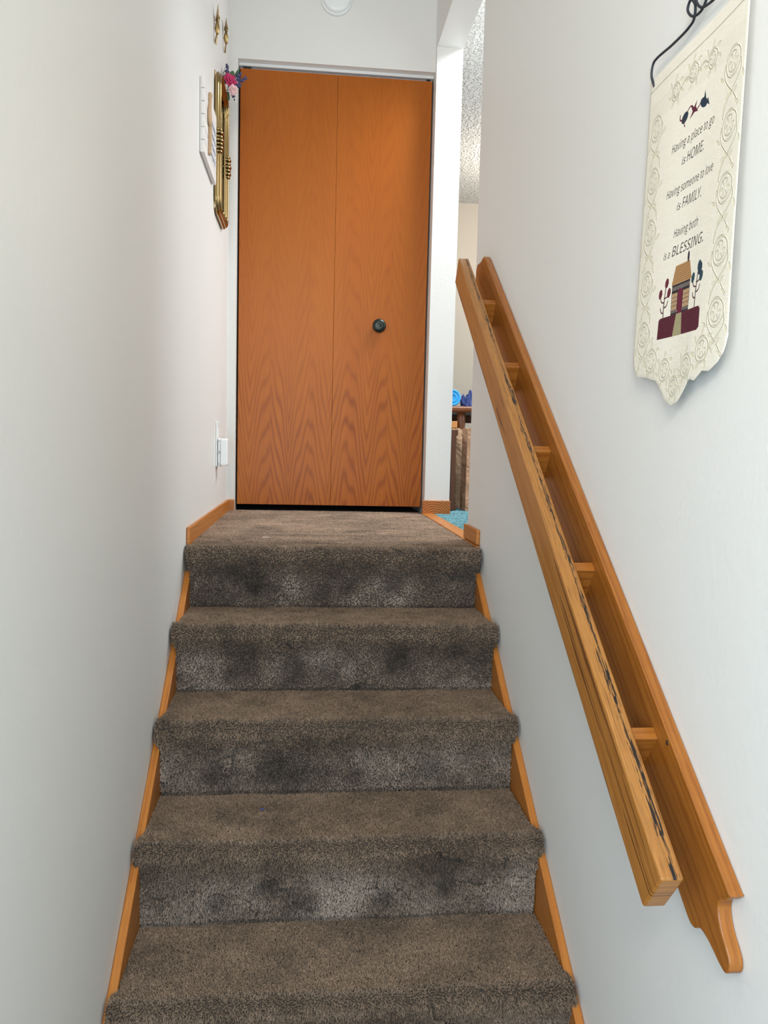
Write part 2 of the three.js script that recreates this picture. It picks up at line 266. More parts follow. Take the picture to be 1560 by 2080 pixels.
for (let k = 0; k < NSTEP; k++) {
  const path = stepPath(k), L = path[path.length - 1].s, zn = k * RUN, y0 = -k * RISE;
  // base cloth
  const nx = 60, pos = [], idx = [];
  path.forEach((p, j) => {
    const e = noseEdge(path, p.s, zn, y0), mg = 0.0195 - 0.0125 * e;
    for (let i = 0; i <= nx; i++) {
      const x = mg + (W - 2 * mg) * i / nx, d = relief(x, p.s, k, p.a < 1) - 0.004;
      pos.push(x, p.y + Math.sin(p.a) * d, p.z + Math.cos(p.a) * d);
    }
  });
  for (let j = 0; j < path.length - 1; j++) for (let i = 0; i < nx; i++) { const a = j * (nx + 1) + i, b = a + nx + 1; idx.push(a, b, a + 1, a + 1, b, b + 1); }
  const g = new THREE.BufferGeometry(); g.setAttribute('position', new THREE.Float32BufferAttribute(pos, 3)); g.setIndex(idx); g.computeVertexNormals();
  g.setAttribute('uv', new THREE.Float32BufferAttribute(new Float32Array(pos.length / 3 * 2), 2));
  const cloth = part('step', g, carpetBase, staircase);
  // pile
  const list = [], pt = PITCH[k];
  for (let s = 0; s < L; s += pt) {
    const p0 = at(path, s), e = noseEdge(path, s, zn, y0), mg = 0.0205 - 0.0125 * e;
    for (let x = mg; x < W - mg; x += pt) {
      const xx = x + rr(-0.5, 0.5) * pt, ss = clamp(s + rr(-0.5, 0.5) * pt, 0, L), p = at(path, ss), riser = p.a < 0.9;
      const [cr, fold] = k < 6 && p.a < 1.2 ? crease(xx, ss, k) : [0, 0];
      if (cr > 0.6 && rnd() < 0.7) continue;
      let d = relief(xx, ss, k, p.a < 1) - cr * 0.004 + fold * 0.005;
      const wear = p.a > 1.4 ? 1 : 0, len = wear ? rr(0.0035, 0.0048) : rr(0.0050, 0.0068);
      const lean = wear ? 0.9 : 0.55, jx = rr(-lean, lean), jt = rr(-lean, lean) + (riser ? -0.25 : 0.15);
      const ny = Math.sin(p.a) + Math.cos(p.a) * jt, nz = Math.cos(p.a) - Math.sin(p.a) * jt;
      let c = brown(xx, ss, k, sstep(0.03, 0.125, y0 - p.y + 0.03 * (fbm(xx * 8, 2, 95 + k, 2) - 0.5)));
      let dk = (1 - 0.58 * cr) * (k === 0 && !riser ? litLanding(p.z) : 1);
      for (const [sx, sv, sr] of SCUFF) { const px = (sx + 0.13 * (hash(k, Math.round(sx * 100), 5) - 0.5)) * W, py = y0 - RISE * (sv + 0.1 * (hash(k, 7, Math.round(sx * 100)) - 0.5)); const q = Math.hypot(xx - px, (p.y - py) * 1.1) / (sr * (0.7 + 0.6 * hash(k, 3, Math.round(sx * 50)))); if (riser && q < 1) dk *= 1 - 0.55 * (1 - q) * (0.6 + 0.8 * vnoise(xx * 60, p.y * 60, 7)); }
      dk *= 1 - 0.30 * sstep(0.028, 0.055, y0 - p.y) * (1 - sstep(0.07, 0.12, y0 - p.y)) * (0.2 + 1.2 * fbm(xx * 7, k * 3, 90, 2));                       // uneven darker band just below the nosing
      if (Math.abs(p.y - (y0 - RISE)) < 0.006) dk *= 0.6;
      const fl = 0.75 + 0.5 * rnd();
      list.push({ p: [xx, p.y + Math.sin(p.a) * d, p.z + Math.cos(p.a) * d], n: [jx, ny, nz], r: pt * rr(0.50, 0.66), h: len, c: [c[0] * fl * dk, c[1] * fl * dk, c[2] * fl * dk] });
    }
  }
  pile(list, cloth);
}
// oak skirt boards, from under the landing to the entry floor
{
  const line = (z) => -0.046 - 0.69 * (z + 0.075);
  for (const side of [0, 1]) {
    const z0 = -0.075, z1 = 1.62, sh = new THREE.Shape();
    sh.moveTo(z0, line(z0)); sh.lineTo(z1, line(z1)); sh.lineTo(z1, line(z1) - 0.28); sh.lineTo(z0, line(z0) - 0.28); sh.closePath();
    let g = new THREE.ExtrudeGeometry(sh, { depth: 0.012, bevelEnabled: true, bevelThickness: 0.003, bevelSize: 0.003, bevelSegments: 2 });
    g.translate(0, 0, 0.003);
    const th = Math.atan(0.69);                      // texture runs along the slope
    g.applyMatrix4(new THREE.Matrix4().makeRotationZ(th)); g = uvBox(g, 'x', side * 0.4, side * 0.13); g.applyMatrix4(new THREE.Matrix4().makeRotationZ(-th));
    g.applyMatrix4(new THREE.Matrix4().makeBasis(new THREE.Vector3(0, 0, 1), new THREE.Vector3(0, 1, 0), new THREE.Vector3(-1, 0, 0)));
    g.translate(side ? W - 0.0005 : 0.0185, 0, 0);
    part('skirt_board', g, oakTrim, staircase);
  }
}
// landing floor with the same brown carpet
const floor = struct('floor', bx(0, W, -0.1, -0.004, -D - 0.64, -0.02), carpetBase, 'landing carpeted in brown pile');
{
  const list = [], pt = 0.0048;
  for (let z = -D - 0.03; z < -0.10; z += pt) for (let x = 0.014; x < W - 0.012; x += pt) {
    const xx = x + rr(-0.5, 0.5) * pt, zz = z + rr(-0.5, 0.5) * pt, row = fbm(xx * 3, zz * 40, 500, 3);
    if (zz < -D - 0.001 && xx < DX0) continue;
    const c = brown(xx, zz + 3, 9, 0), fl = (0.8 + 0.45 * rnd()) * (0.75 + 0.5 * row);
    list.push({ p: [xx, -0.003 + 0.003 * (row - 0.5), zz], n: [rr(-0.6, 0.6), 1, rr(-0.6, 0.6)], r: pt * rr(0.5, 0.66), h: rr(0.0042, 0.0055), c: [c[0] * fl * litLanding(zz), c[1] * fl * litLanding(zz), c[2] * fl * litLanding(zz) * 1.05] });
  }
  pile(list, floor);
}
// teal carpet of the room beyond
const floor2 = struct('floor_living', [bx(W + 0.045, KX, -0.1, -0.004, OPEN_Z0, OPEN_Z1), bx(KX0, KX, -0.1, -0.004, OPEN_Z1, KZ1), bx(KX0, KX, -0.1, -0.004, REAR_Z, OPEN_Z0), bx(-1.2, KX0, -0.1, -0.004, REAR_Z, -2.09)], std({ color: new THREE.Color().setRGB(0.10, 0.19, 0.21), roughness: 1 }), 'teal carpet of the room beyond the opening');
{
  const list = [], pt = 0.0058;
  for (let z = -2.0; z < OPEN_Z1; z += pt) for (let x = W + 0.046; x < 1.9; x += pt) {
    const xx = x + rr(-0.5, 0.5) * pt, zz = z + rr(-0.5, 0.5) * pt;
    if (zz < OPEN_Z0 && xx < KX0 + 0.005) continue;
    const fl = (0.55 + 0.75 * rnd()) * (0.75 + 0.5 * fbm(xx * 8, zz * 30, 510, 3));
    list.push({ p: [xx, -0.002, zz], n: [rr(-0.6, 0.6), 1, rr(-0.6, 0.6)], r: pt * rr(0.5, 0.7), h: rr(0.005, 0.0075), c: [0.17 * fl, 0.36 * fl, 0.40 * fl] });
  }
  pile(list, floor2);
}
// oak threshold strip and baseboards
struct('trim_1', rbx(W - 0.012, W + 0.044, -0.03, 0.004, OPEN_Z0 + 0.001, OPEN_Z1 - 0.001, 0.003, 'z'), oakTrim, 'flat oak threshold strip between the brown and the teal carpet');
struct('baseboard_left', rbx(0.0002, 0.0125, -0.04, 0.052, -D + 0.0125, -0.045, 0.004, 'z', 3), oakTrim, 'oak baseboard along the left wall of the landing');
struct('baseboard_back', rbx(0.0002, DX0, -0.02, 0.052, -D + 0.0002, -D + 0.0125, 0.004, 'x', 3), oakTrim, 'short oak baseboard left of the closet door');
{
  const g = rbx(W - 0.012, KX0 + 0.004, -0.02, 0.066, OPEN_Z0 + 0.0002, OPEN_Z0 + 0.0125, 0.004, 'x', 3);
  const p = g.attributes.position, uv = g.attributes.uv; for (let i = 0; i < p.count; i++) uv.setXY(i, (p.getX(i) - W) / 0.13, (p.getY(i) + 0.02) / 0.09);
  struct('baseboard_jamb', g, oakCath, 'oak baseboard on the end of the opening, with bold curved grain');
}
struct('baseboard_right', [rbx(W - 0.0125, W - 0.0002, 0.006, 0.056, OPEN_Z1 - 0.0125, -0.045, 0.004, 'z', 3), rbx(W - 0.0125, W - 0.0002, -0.04, 0.004, OPEN_Z1 + 0.02, -0.045, 0.003, 'z', 2), rbx(W - 0.0120, KX0 - 0.002, 0.006, 0.056, OPEN_Z1 - 0.0125, OPEN_Z1 - 0.0002, 0.004, 'x', 3)], oakTrim, 'short oak baseboard at the top of the stairs, right wall');

// ---------------------------------------------------------------- bifold closet door
{
  const d = structGroup('door_1', 'orange oak bifold closet door of two flat panels');
  const z1 = -D - 0.037, z0 = z1 - 0.030, y0 = 0.028, y1 = 2.016, xs = [0.045, 0.4880, 0.4888, 0.927];
  for (const [a, b] of [[xs[0], xs[1]], [xs[2], xs[3]]]) {
    const g = rbx(a, b, y0, y1, z0, z1, 0.0012, 'y', 2), p = g.attributes.position, uv = g.attributes.uv;
    for (let i = 0; i < p.count; i++) uv.setXY(i, (p.getX(i) - xs[0]) / 0.884, (p.getY(i) - y0) / 1.99);
    part('door_panel', g, doorMat, d);
  }
  const kn = new THREE.LatheGeometry([[0.0001, 0.030], [0.006, 0.0295], [0.009, 0.0275], [0.011, 0.0285], [0.017, 0.028], [0.024, 0.0245], [0.0275, 0.020], [0.0285, 0.0155], [0.026, 0.011], [0.020, 0.008], [0.014, 0.006], [0.014, 0.003], [0.024, 0.0025], [0.025, 0.0]].reverse().map(([r, h]) => new THREE.Vector2(r * 1.12, h)), 40);
  kn.rotateX(Math.PI / 2); kn.translate(0.704, 0.886, z1);
  part('door_knob', kn, bronze, d, 'round dark bronze knob with rings');
  part('door_track', [rbx(DX0 + 0.001, W - 0.001, 2.027, DTOP - 0.0005, z1 - 0.028, z1 + 0.004, 0.002, 'x'), rbx(DX0 + 0.004, W - 0.004, 2.0225, 2.027, z1 - 0.026, z1 - 0.022, 0.001, 'x')], trimWhite, d, 'white steel track');
  for (const x of [0.066, 0.084, 0.91]) part('track_pivot', rbx(x - 0.009, x + 0.009, y1, 2.026, z1 - 0.020, z1 - 0.004, 0.001, 'x'), blackMat, d);
}

// ---------------------------------------------------------------- handrail on the right wall
{
  const th = Math.atan(0.735), O = [W, 0.893, 0];
  const rail = thing('handrail', 'worn oak handrail board held off a scroll-ended wall board by five small blocks, right wall', 'handrail', O);
  rail.rotation.x = th;                               // local z runs down the slope, local y square to it
    // wall board with scrolled ends
  const low = [[1.912, -0.002], [1.909, -0.016], [1.904, -0.028], [1.907, -0.040], [1.918, -0.050], [1.935, -0.057], [1.953, -0.060], [1.966, -0.064], [1.974, -0.074], [1.972, -0.086], [1.960, -0.092], [1.944, -0.096], [1.926, -0.101], [1.912, -0.108], [1.904, -0.116], [1.902, -0.126], [1.892, -0.134], [1.878, -0.136]];
  const up = [[0.02, -0.136], [-0.075, -0.134], [-0.116, -0.105], [-0.126, -0.082], [-0.122, -0.062], [-0.080, -0.034], [-0.068, -0.020], [-0.052, -0.004], [-0.025, 0.000]];
  const sh = new THREE.Shape(); sh.moveTo(up[0][0], up[0][1]); up.slice(1).forEach((q) => sh.lineTo(...q));
  sh.lineTo(...low[0]); sh.splineThru(low.slice(1).map((q) => new THREE.Vector2(...q))); sh.closePath();
  let g = new THREE.ExtrudeGeometry(sh, { depth: 0.0155, bevelEnabled: true, bevelThickness: 0.002, bevelSize: 0.002, bevelOffset: -0.002, bevelSegments: 2, curveSegments: 60 });
  g.applyMatrix4(new THREE.Matrix4().makeBasis(new THREE.Vector3(0, 0, 1), new THREE.Vector3(0, 1, 0), new THREE.Vector3(-1, 0, 0)));
  g.translate(-0.0025, 0, 0);
  part('wall_board', uvBox(g, 'z'), oakBoard, rail);
  // hand board: own texture, worn black along the wall side of its top
  const LEN = 1.965;
  const wornTex = dataTex(2048, 512, (u, v) => {
    const s = u * LEN, top = v < 0.25, y = top ? v * 4 * 0.034 : v * 0.11 + 0.3;
    const wob = (fbm(s * 2.5, y * 20, 61, 3) - 0.5) * 0.03;
    const ring = Math.sin((y + wob) * 300 + fbm(s * 2, y * 30, 66, 2) * 8) * 0.5 + 0.5, pore = vnoise(s * 50, y * 1800, 67);
    let c = mixc([184, 122, 50], [146, 88, 30], 0.36 * Math.pow(ring, 2)); c = mixc(c, [204, 148, 74], 0.5 * sstep(0.5, 0.9, vnoise(s * 14, y * 700, 68)));
    c = mixc(c, [132, 72, 26], 0.25 * sstep(0.6, 1, pore));
    if (top) {
      const q = v * 4;                                  // 0 at the wall side .. 1 at the stair side
      c = mixc(c, [196, 146, 82], 0.35); c = mixc(c, [112, 70, 30], 0.5 * sstep(0.52, 0.85, fbm(s * 18, q * 26, 78, 3)) + 0.25 * sstep(0.55, 0.9, vnoise(s * 34, q * 60, 79)));
      const crackline = 0.34 + 0.10 * (fbm(s * 3, 1, 70, 3) - 0.5);
      const amount = sstep(0.25, 0.5, fbm(s * 3.2, 3, 71, 3)) * (s > 1.62 && s < 1.90 ? 1.5 : 0.95);
      const band = Math.exp(-Math.pow((q - crackline + 0.02) / 0.17, 2)) * amount;
      const spl = fbm(s * 22, q * 16, 72, 3) + 0.5 * (vnoise(s * 90, q * 50, 73) - 0.5);
      if (band > 0) c = mixc(c, [26, 18, 12], clamp(sstep(0.60, 0.74, spl * (0.52 + 0.72 * band)) * 1.1));
      c = mixc(c, [60, 36, 16], 0.75 * (1 - sstep(0.0, 0.035, Math.abs(q - crackline))) * sstep(0.25, 0.4, vnoise(s * 5, 9, 74)));
    } else {
      const k = fbm(s * 5, v * 16, 75, 2); c = mixc(c, [86, 46, 18], 0.7 * sstep(0.74, 0.80, k));
      if (s > 1.5 && Math.abs(v - 0.66 - 0.02 * Math.sin(s * 9)) < 0.004) c = mixc(c, [50, 26, 10], 0.8);
    }
    return c;
  });
  let rg = new RoundedBoxGeometry(0.0335, 0.084, LEN, 3, 0.0045); rg = rg.toNonIndexed();
  const p = rg.attributes.position, n = rg.attributes.normal, uv = new Float32Array(p.count * 2);
  for (let i = 0; i < p.count; i += 3) {
    const ny = (n.getY(i) + n.getY(i + 1) + n.getY(i + 2)) / 3;
    for (let j = i; j < i + 3; j++) { uv[j * 2] = (p.getZ(j) + LEN / 2) / LEN * 0.998; uv[j * 2 + 1] = ny > 0.6 ? 0.246 * clamp(0.5 - p.getX(j) / 0.034) + 0.002 : 0.26 + 0.73 * clamp(0.5 + p.getY(j) / 0.09); }
  }
  rg.setAttribute('uv', new THREE.BufferAttribute(uv, 2));
  rg.translate(0.8595 - W, -0.027 - 0.042, -0.087 + LEN / 2);
  const hb = part('hand_board', rg, std({ map: wornTex, color: new THREE.Color().setRGB(0.84, 0.81, 0.84), roughness: 0.36 }), rail, 'hand board worn black along its top');
  for (const s of [0.204, 0.56, 0.925, 1.297, 1.66]) part('spacer_block', rbx(0.8755 - W, 0.9160 - W, -0.112, -0.036, s - 0.021, s, 0.0015, 'x'), oakBoard, rail);  // same wood as the rail; shade on the blocks put into darker oak
  const sc = new THREE.CylinderGeometry(0.0042, 0.0042, 0.002, 14); sc.rotateZ(Math.PI / 2); sc.translate(0.9155 - W, -0.012, 1.682);
  part('screw', sc, std({ color: new THREE.Color().setRGB(0.25, 0.25, 0.25), metalness: 1, roughness: 0.4 }), rail);
}

// ---------------------------------------------------------------- woven banner on the right wall
{
  const Z0 = 1.146, Z1 = 1.440, Y1 = 0.926, Y0 = 0.390, cw = 1024, ch = Math.round(1024 * (Y1 - Y0) / (Z1 - Z0));
  const ppm = cw / (Z1 - Z0), PX = (z) => (z - Z0) * ppm, PY = (y) => (Y1 - y) * ppm;
  const col = document.createElement('canvas'), bmp = document.createElement('canvas'); col.width = bmp.width = cw; col.height = bmp.height = ch;
  const c = col.getContext('2d'), b = bmp.getContext('2d');
  c.fillStyle = '#f4ebda'; c.fillRect(0, 0, cw, ch); b.fillStyle = '#808080'; b.fillRect(0, 0, cw, ch);
  for (let y = 0; y < ch; y += 3) { b.fillStyle = (y / 3) % 2 ? 'rgba(255,255,255,0.10)' : 'rgba(0,0,0,0.10)'; b.fillRect(0, y, cw, 3); }
  // lace border: roses, leaves and scrolling stems, woven in relief
  const bd = 205;
  const net = 'rgba(214,206,180,0.55)', deep = '#ddd4ba';
  const border = (f) => { f.save(); f.beginPath(); f.rect(0, 0, cw, ch); f.rect(bd - 30, 260, cw - 2 * bd + 60, PY(0.458) - 260); f.clip('evenodd'); };
  border(c); c.fillStyle = 'rgba(232,226,206,0.45)'; c.fillRect(0, 150, cw, ch); c.restore();
  const strokeB = (fn, w = 9, colr = deep) => { for (const [f, s] of [[c, colr], [b, '#303030']]) { f.strokeStyle = s; f.lineWidth = w; f.lineCap = 'round'; f.beginPath(); fn(f); f.stroke(); } b.strokeStyle = '#e0e0e0'; b.lineWidth = w * 0.8; b.save(); b.translate(w * 0.9, w * 0.3); b.beginPath(); fn(b); b.stroke(); b.restore(); };
  const fillB = (fn, colr = '#ddd5bb') => { for (const [f, s] of [[c, colr], [b, '#4a4a4a']]) { f.fillStyle = s; f.beginPath(); fn(f); f.fill(); } };
  const leaf = (x, y, a, l) => fillB((f) => { const q = (t, o) => [x + Math.cos(a) * t - Math.sin(a) * o, y + Math.sin(a) * t + Math.cos(a) * o]; f.moveTo(...q(0, 0)); f.quadraticCurveTo(...q(l * 0.5, l * 0.38), ...q(l, 0)); f.quadraticCurveTo(...q(l * 0.5, -l * 0.38), ...q(0, 0)); });
  const rose = (x, y, r) => { strokeB((f) => f.arc(x, y, r, 0, 6.3), 10); for (let i = 0; i < 6; i++) leaf(x + Math.cos(i * 1.05) * r * 0.18, y + Math.sin(i * 1.05) * r * 0.18, i * 1.05, r * 0.58); strokeB((f) => f.arc(x, y, r * 0.68, 0.4, 5.2), 5); };
  for (const sd of [0, 1]) {
    const cx = sd ? cw - bd * 0.56 : bd * 0.56, m = sd ? -1 : 1;
    for (let i = 0; i < 5; i++) {
      const y = 300 + i * 285;
      rose(cx, y, 66);
      strokeB((f) => { f.moveTo(cx - m * 70, y + 20); f.bezierCurveTo(cx - m * 110, y + 110, cx + m * 60, y + 120, cx + m * 72, y + 230); }, 11);
      strokeB((f) => { f.moveTo(cx + m * 75, y - 10); f.bezierCurveTo(cx + m * 110, y + 80, cx - m * 30, y + 120, cx - m * 60, y + 210); }, 8);
      for (const [dx, dy, a] of [[-50, 125, 0.6], [30, 110, 2.2], [50, 165, 1.1], [-30, 185, 2.6], [80, 60, -0.6], [-88, 70, 2.0], [10, 140, 0.2]]) leaf(cx + m * dx, y + dy, m > 0 ? a : Math.PI - a, 52);
    }
  }
  for (const [x, y, r] of [[230, 1600, 62], [390, 1665, 58], [512, 1760, 50], [640, 1665, 58], [800, 1600, 62], [330, 190, 44], [512, 170, 44], [700, 190, 44]]) { rose(x, y, r); for (let i = 0; i < 7; i++) leaf(x + Math.cos(i * 0.9) * r * 1.15, y + Math.sin(i * 0.9) * r * 1.15, i * 0.9 + 0.8, 46); }
  for (const x of [430, 600]) strokeB((f) => { f.moveTo(x - 120, 200); f.bezierCurveTo(x - 60, 260, x - 20, 120, x + 60, 190); }, 9);
  c.strokeStyle = 'rgba(120,115,95,0.55)'; c.lineWidth = 3; c.beginPath(); c.moveTo(0, 66); c.lineTo(cw, 66); c.stroke();
  b.strokeStyle = '#202020'; b.lineWidth = 5; b.beginPath(); b.moveTo(0, 66); b.lineTo(cw, 66); b.stroke();
  // lettering
  const text = (str, z0, z1, y, px, fnt) => { c.save(); c.font = fnt.replace('#', px); const w = c.measureText(str).width; c.translate(PX(z0), PY(y)); c.transform((PX(z1) - PX(z0)) / w, 0, 0, 1, 0, 0); c.fillStyle = '#33302e'; c.fillText(str, 0, 0); c.restore(); };
  const big = 'italic #px sans-serif', N = 60, Bg = 70;
  text('Having a place to go', 1.238, 1.362, 0.779, N, big);
  text('is', 1.270, 1.282, 0.752, N * 0.9, big); text('HOME.', 1.285, 1.336, 0.752, Bg, big);
  text('Having someone to love', 1.230, 1.368, 0.713, N, big);
  text('is', 1.263, 1.275, 0.687, N * 0.9, big); text('FAMILY.', 1.279, 1.337, 0.687, Bg, big);
  text('Having both', 1.259, 1.333, 0.648, N, big);
  text('is a', 1.232, 1.252, 0.620, N * 0.9, big); text('BLESSING.', 1.256, 1.355, 0.620, Bg, big);
  // little pair of birds with a star above the words
  const poly = (pts, s) => { c.fillStyle = s; c.beginPath(); pts.forEach(([z, y], i) => (i ? c.lineTo(PX(z), PY(y)) : c.moveTo(PX(z), PY(y)))); c.closePath(); c.fill(); };
  const curve = (pts, s, w) => { c.strokeStyle = s; c.lineWidth = w; c.lineCap = 'round'; c.beginPath(); c.moveTo(PX(pts[0][0]), PY(pts[0][1])); for (let i = 1; i + 1 < pts.length; i += 2) c.quadraticCurveTo(PX(pts[i][0]), PY(pts[i][1]), PX(pts[i + 1][0]), PY(pts[i + 1][1])); c.stroke(); };
  const oval = (z, y, rz, ry, s, a = 0) => { c.fillStyle = s; c.beginPath(); c.ellipse(PX(z), PY(y), rz * ppm, ry * ppm, a, 0, 6.3); c.fill(); };
  const navy = '#1d2f3f', wine = '#5e1730';
  oval(1.274, 0.820, 0.010, 0.007, navy, -0.4); curve([[1.268, 0.820], [1.257, 0.818], [1.260, 0.828]], wine, 8); curve([[1.273, 0.815], [1.272, 0.809], [1.275, 0.807]], wine, 7);
  curve([[1.281, 0.826], [1.290, 0.834], [1.297, 0.826], [1.306, 0.812], [1.322, 0.826]], wine, 7);
  poly([[1.288, 0.812], [1.296, 0.820], [1.291, 0.829], [1.300, 0.825], [1.308, 0.832], [1.305, 0.823], [1.312, 0.815], [1.302, 0.817]], wine);
  oval(1.328, 0.820, 0.011, 0.0065, navy, 0.5); poly([[1.333, 0.818], [1.345, 0.810], [1.340, 0.822]], navy); poly([[1.326, 0.822], [1.331, 0.836], [1.334, 0.823]], navy);
  // house, lawn, path and two trees
  poly([[1.228, 0.498], [1.230, 0.527], [1.236, 0.530], [1.355, 0.530], [1.361, 0.526], [1.362, 0.500], [1.356, 0.496]], '#5a1226');
  for (let i = 0; i < 11; i++) { c.strokeStyle = 'rgba(30,5,12,0.35)'; c.lineWidth = 3; c.beginPath(); c.moveTo(PX(1.230), PY(0.499 + i * 0.003)); c.lineTo(PX(1.361), PY(0.499 + i * 0.003)); c.stroke(); }
  poly([[1.276, 0.497], [1.284, 0.530], [1.301, 0.530], [1.305, 0.497]], '#a59a74');
  poly([[1.266, 0.530], [1.266, 0.575], [1.322, 0.575], [1.322, 0.530]], '#2b2024');
  for (const [a, e] of [[1.2675, 1.2835], [1.3015, 1.3205]]) { poly([[a, 0.537], [a, 0.562], [e, 0.562], [e, 0.537]], '#c9a67c'); c.strokeStyle = '#5b3d30'; c.lineWidth = 3; for (let i = 1; i < 4; i++) { c.beginPath(); c.moveTo(PX(a + (e - a) * i / 4), PY(0.537)); c.lineTo(PX(a + (e - a) * i / 4), PY(0.562)); c.moveTo(PX(a), PY(0.537 + 0.00625 * i)); c.lineTo(PX(e), PY(0.537 + 0.00625 * i)); c.stroke(); } }
  for (let i = 0; i < 14; i++) { c.fillStyle = '#b7a79c'; c.fillRect(PX(1.268 + i * 0.0039), PY(0.572), 5, 20); c.fillRect(PX(1.268 + i * 0.0039), PY(0.5365), 5, 14); }
  poly([[1.285, 0.530], [1.285, 0.566], [1.300, 0.566], [1.300, 0.530]], '#6a1530');
  poly([[1.264, 0.575], [1.274, 0.603], [1.316, 0.603], [1.326, 0.575]], '#b98a58');
  for (let i = 1; i < 9; i++) { c.strokeStyle = '#8a5f38'; c.lineWidth = 3; c.beginPath(); c.moveTo(PX(1.264 + i * 0.0011), PY(0.575 + i * 0.0031)); c.lineTo(PX(1.326 - i * 0.0011), PY(0.575 + i * 0.0031)); c.stroke(); }
  oval(1.311, 0.609, 0.003, 0.008, '#231c28');
  const tree = (z, y, s, fr) => { curve([[z, 0.530], [z - 0.001, y - 0.01], [z + 0.004 * s, y + 0.022]], '#3a2228', 8); for (const [dz, dy, m] of [[-0.011, 0.006, 1], [0.012, -0.002, 1], [-0.010, -0.010, 1], [0.013, 0.012, 1]]) curve([[z, y + dy - 0.008], [z + dz * 0.8, y + dy - 0.010], [z + dz, y + dy]], '#4a1c28', 7); for (const [dz, dy] of [[-0.012, 0.012], [0.006, 0.026], [0.014, 0.010]]) oval(z + dz, y + dy, 0.0052, 0.0075, fr, 0.25); };
  tree(1.243, 0.556, 1, '#651a2c'); tree(1.343, 0.562, 1, '#27414c');
  oval(1.352, 0.583, 0.006, 0.009, '#23364a', 0.3);
  const mk = (cv, srgb) => { const t = new THREE.CanvasTexture(cv); if (srgb) t.colorSpace = THREE.SRGBColorSpace; t.anisotropy = 8; return t; };
  const fabric = std({ map: mk(col, true), bumpMap: mk(bmp, false), bumpScale: 0.0028, roughness: 0.95 });
  // cloth: shaped lower edge, gentle waves, two millimetres thick
  const low = [[0, 0.474], [0.02, 0.456], [0.06, 0.446], [0.20, 0.440], [0.30, 0.433], [0.36, 0.418], [0.42, 0.400], [0.50, 0.392], [0.56, 0.396], [0.62, 0.410], [0.68, 0.428], [0.73, 0.424], [0.80, 0.436], [0.86, 0.434], [0.93, 0.444], [0.98, 0.458], [1, 0.478]];
  const lowAt = (u) => { let i = 1; while (i < low.length - 1 && low[i][0] < u) i++; const [a, y] = low[i - 1], [e, w] = low[i]; return y + (w - y) * clamp((u - a) / (e - a)); };
  const nu = 70, nv = 70, pos = [], uv = [], idx = [];
  for (const face of [0, 1]) for (let j = 0; j <= nv; j++) for (let i = 0; i <= nu; i++) {
    const u = i / nu, v = j / nv, yb = lowAt(u), y = Y1 + (yb - Y1) * v, z = Z0 + (Z1 - Z0) * u;
    const off = 0.010 + 0.003 * Math.sin(u * 7 + v * 2) * (0.4 + v) + 0.010 * v * v * (0.6 + 0.4 * Math.cos((u - 0.4) * 6));
    pos.push(W - off + (face ? 0.0016 : 0), y, z); uv.push(u, 1 - (Y1 - y) / (Y1 - Y0));
  }
  const S = (nu + 1) * (nv + 1);
  for (let j = 0; j < nv; j++) for (let i = 0; i < nu; i++) { const a = j * (nu + 1) + i, e = a + nu + 1; idx.push(a, e, a + 1, a + 1, e, e + 1); idx.push(S + a, S + a + 1, S + e, S + a + 1, S + e + 1, S + e); }
  const rim = []; for (let i = 0; i <= nu; i++) rim.push(i); for (let j = 1; j <= nv; j++) rim.push(j * (nu + 1) + nu); for (let i = nu - 1; i >= 0; i--) rim.push(nv * (nu + 1) + i); for (let j = nv - 1; j >= 1; j--) rim.push(j * (nu + 1));
  for (let i = 0; i < rim.length; i++) { const a = rim[i], e = rim[(i + 1) % rim.length]; idx.push(a, e, S + a, e, S + e, S + a); }
  const g = new THREE.BufferGeometry(); g.setAttribute('position', new THREE.Float32BufferAttribute(pos, 3)); g.setAttribute('uv', new THREE.Float32BufferAttribute(uv, 2)); g.setIndex(idx); g.computeVertexNormals();
  const t = thing('wall_banner', 'cream woven wall banner with a home verse, a little red house and a lace border', 'banner');
  part('cloth', g, fabric, t);
  const hx = W - 0.010, r = 0.0020;
  const L = [[hx, 0.914, 1.159], [hx - 0.004, 0.934, 1.1545], [hx - 0.004, 0.950, 1.160], [hx - 0.003, 0.953, 1.168], [hx, 0.951, 1.22], [hx, 0.950, 1.272], [hx, 0.954, 1.286], [hx - 0.003, 0.970, 1.294], [hx - 0.006, 0.981, 1.285], [hx - 0.006, 0.972, 1.277], [hx - 0.003, 0.957, 1.288], [hx, 0.955, 1.308], [hx, 0.966, 1.322], [hx - 0.004, 0.985, 1.312], [hx - 0.006, 0.974, 1.302], [hx - 0.003, 0.957, 1.312], [hx, 0.953, 1.330], [hx, 0.951, 1.38], [hx - 0.003, 0.953, 1.419], [hx - 0.004, 0.950, 1.427], [hx - 0.004, 0.934, 1.4325], [hx, 0.914, 1.428]];
  part('wire_hanger', tube(L, r, 220, 8), wireMat, t, 'black bent wire hanger with curled loops');
  part('hanging_nail', [tube([[W + 0.004, 0.9835, 1.300], [W - 0.020, 0.986, 1.300]], 0.0014, 6, 8), ball(W - 0.020, 0.986, 1.300, 0.0028)], wireMat, t);
}

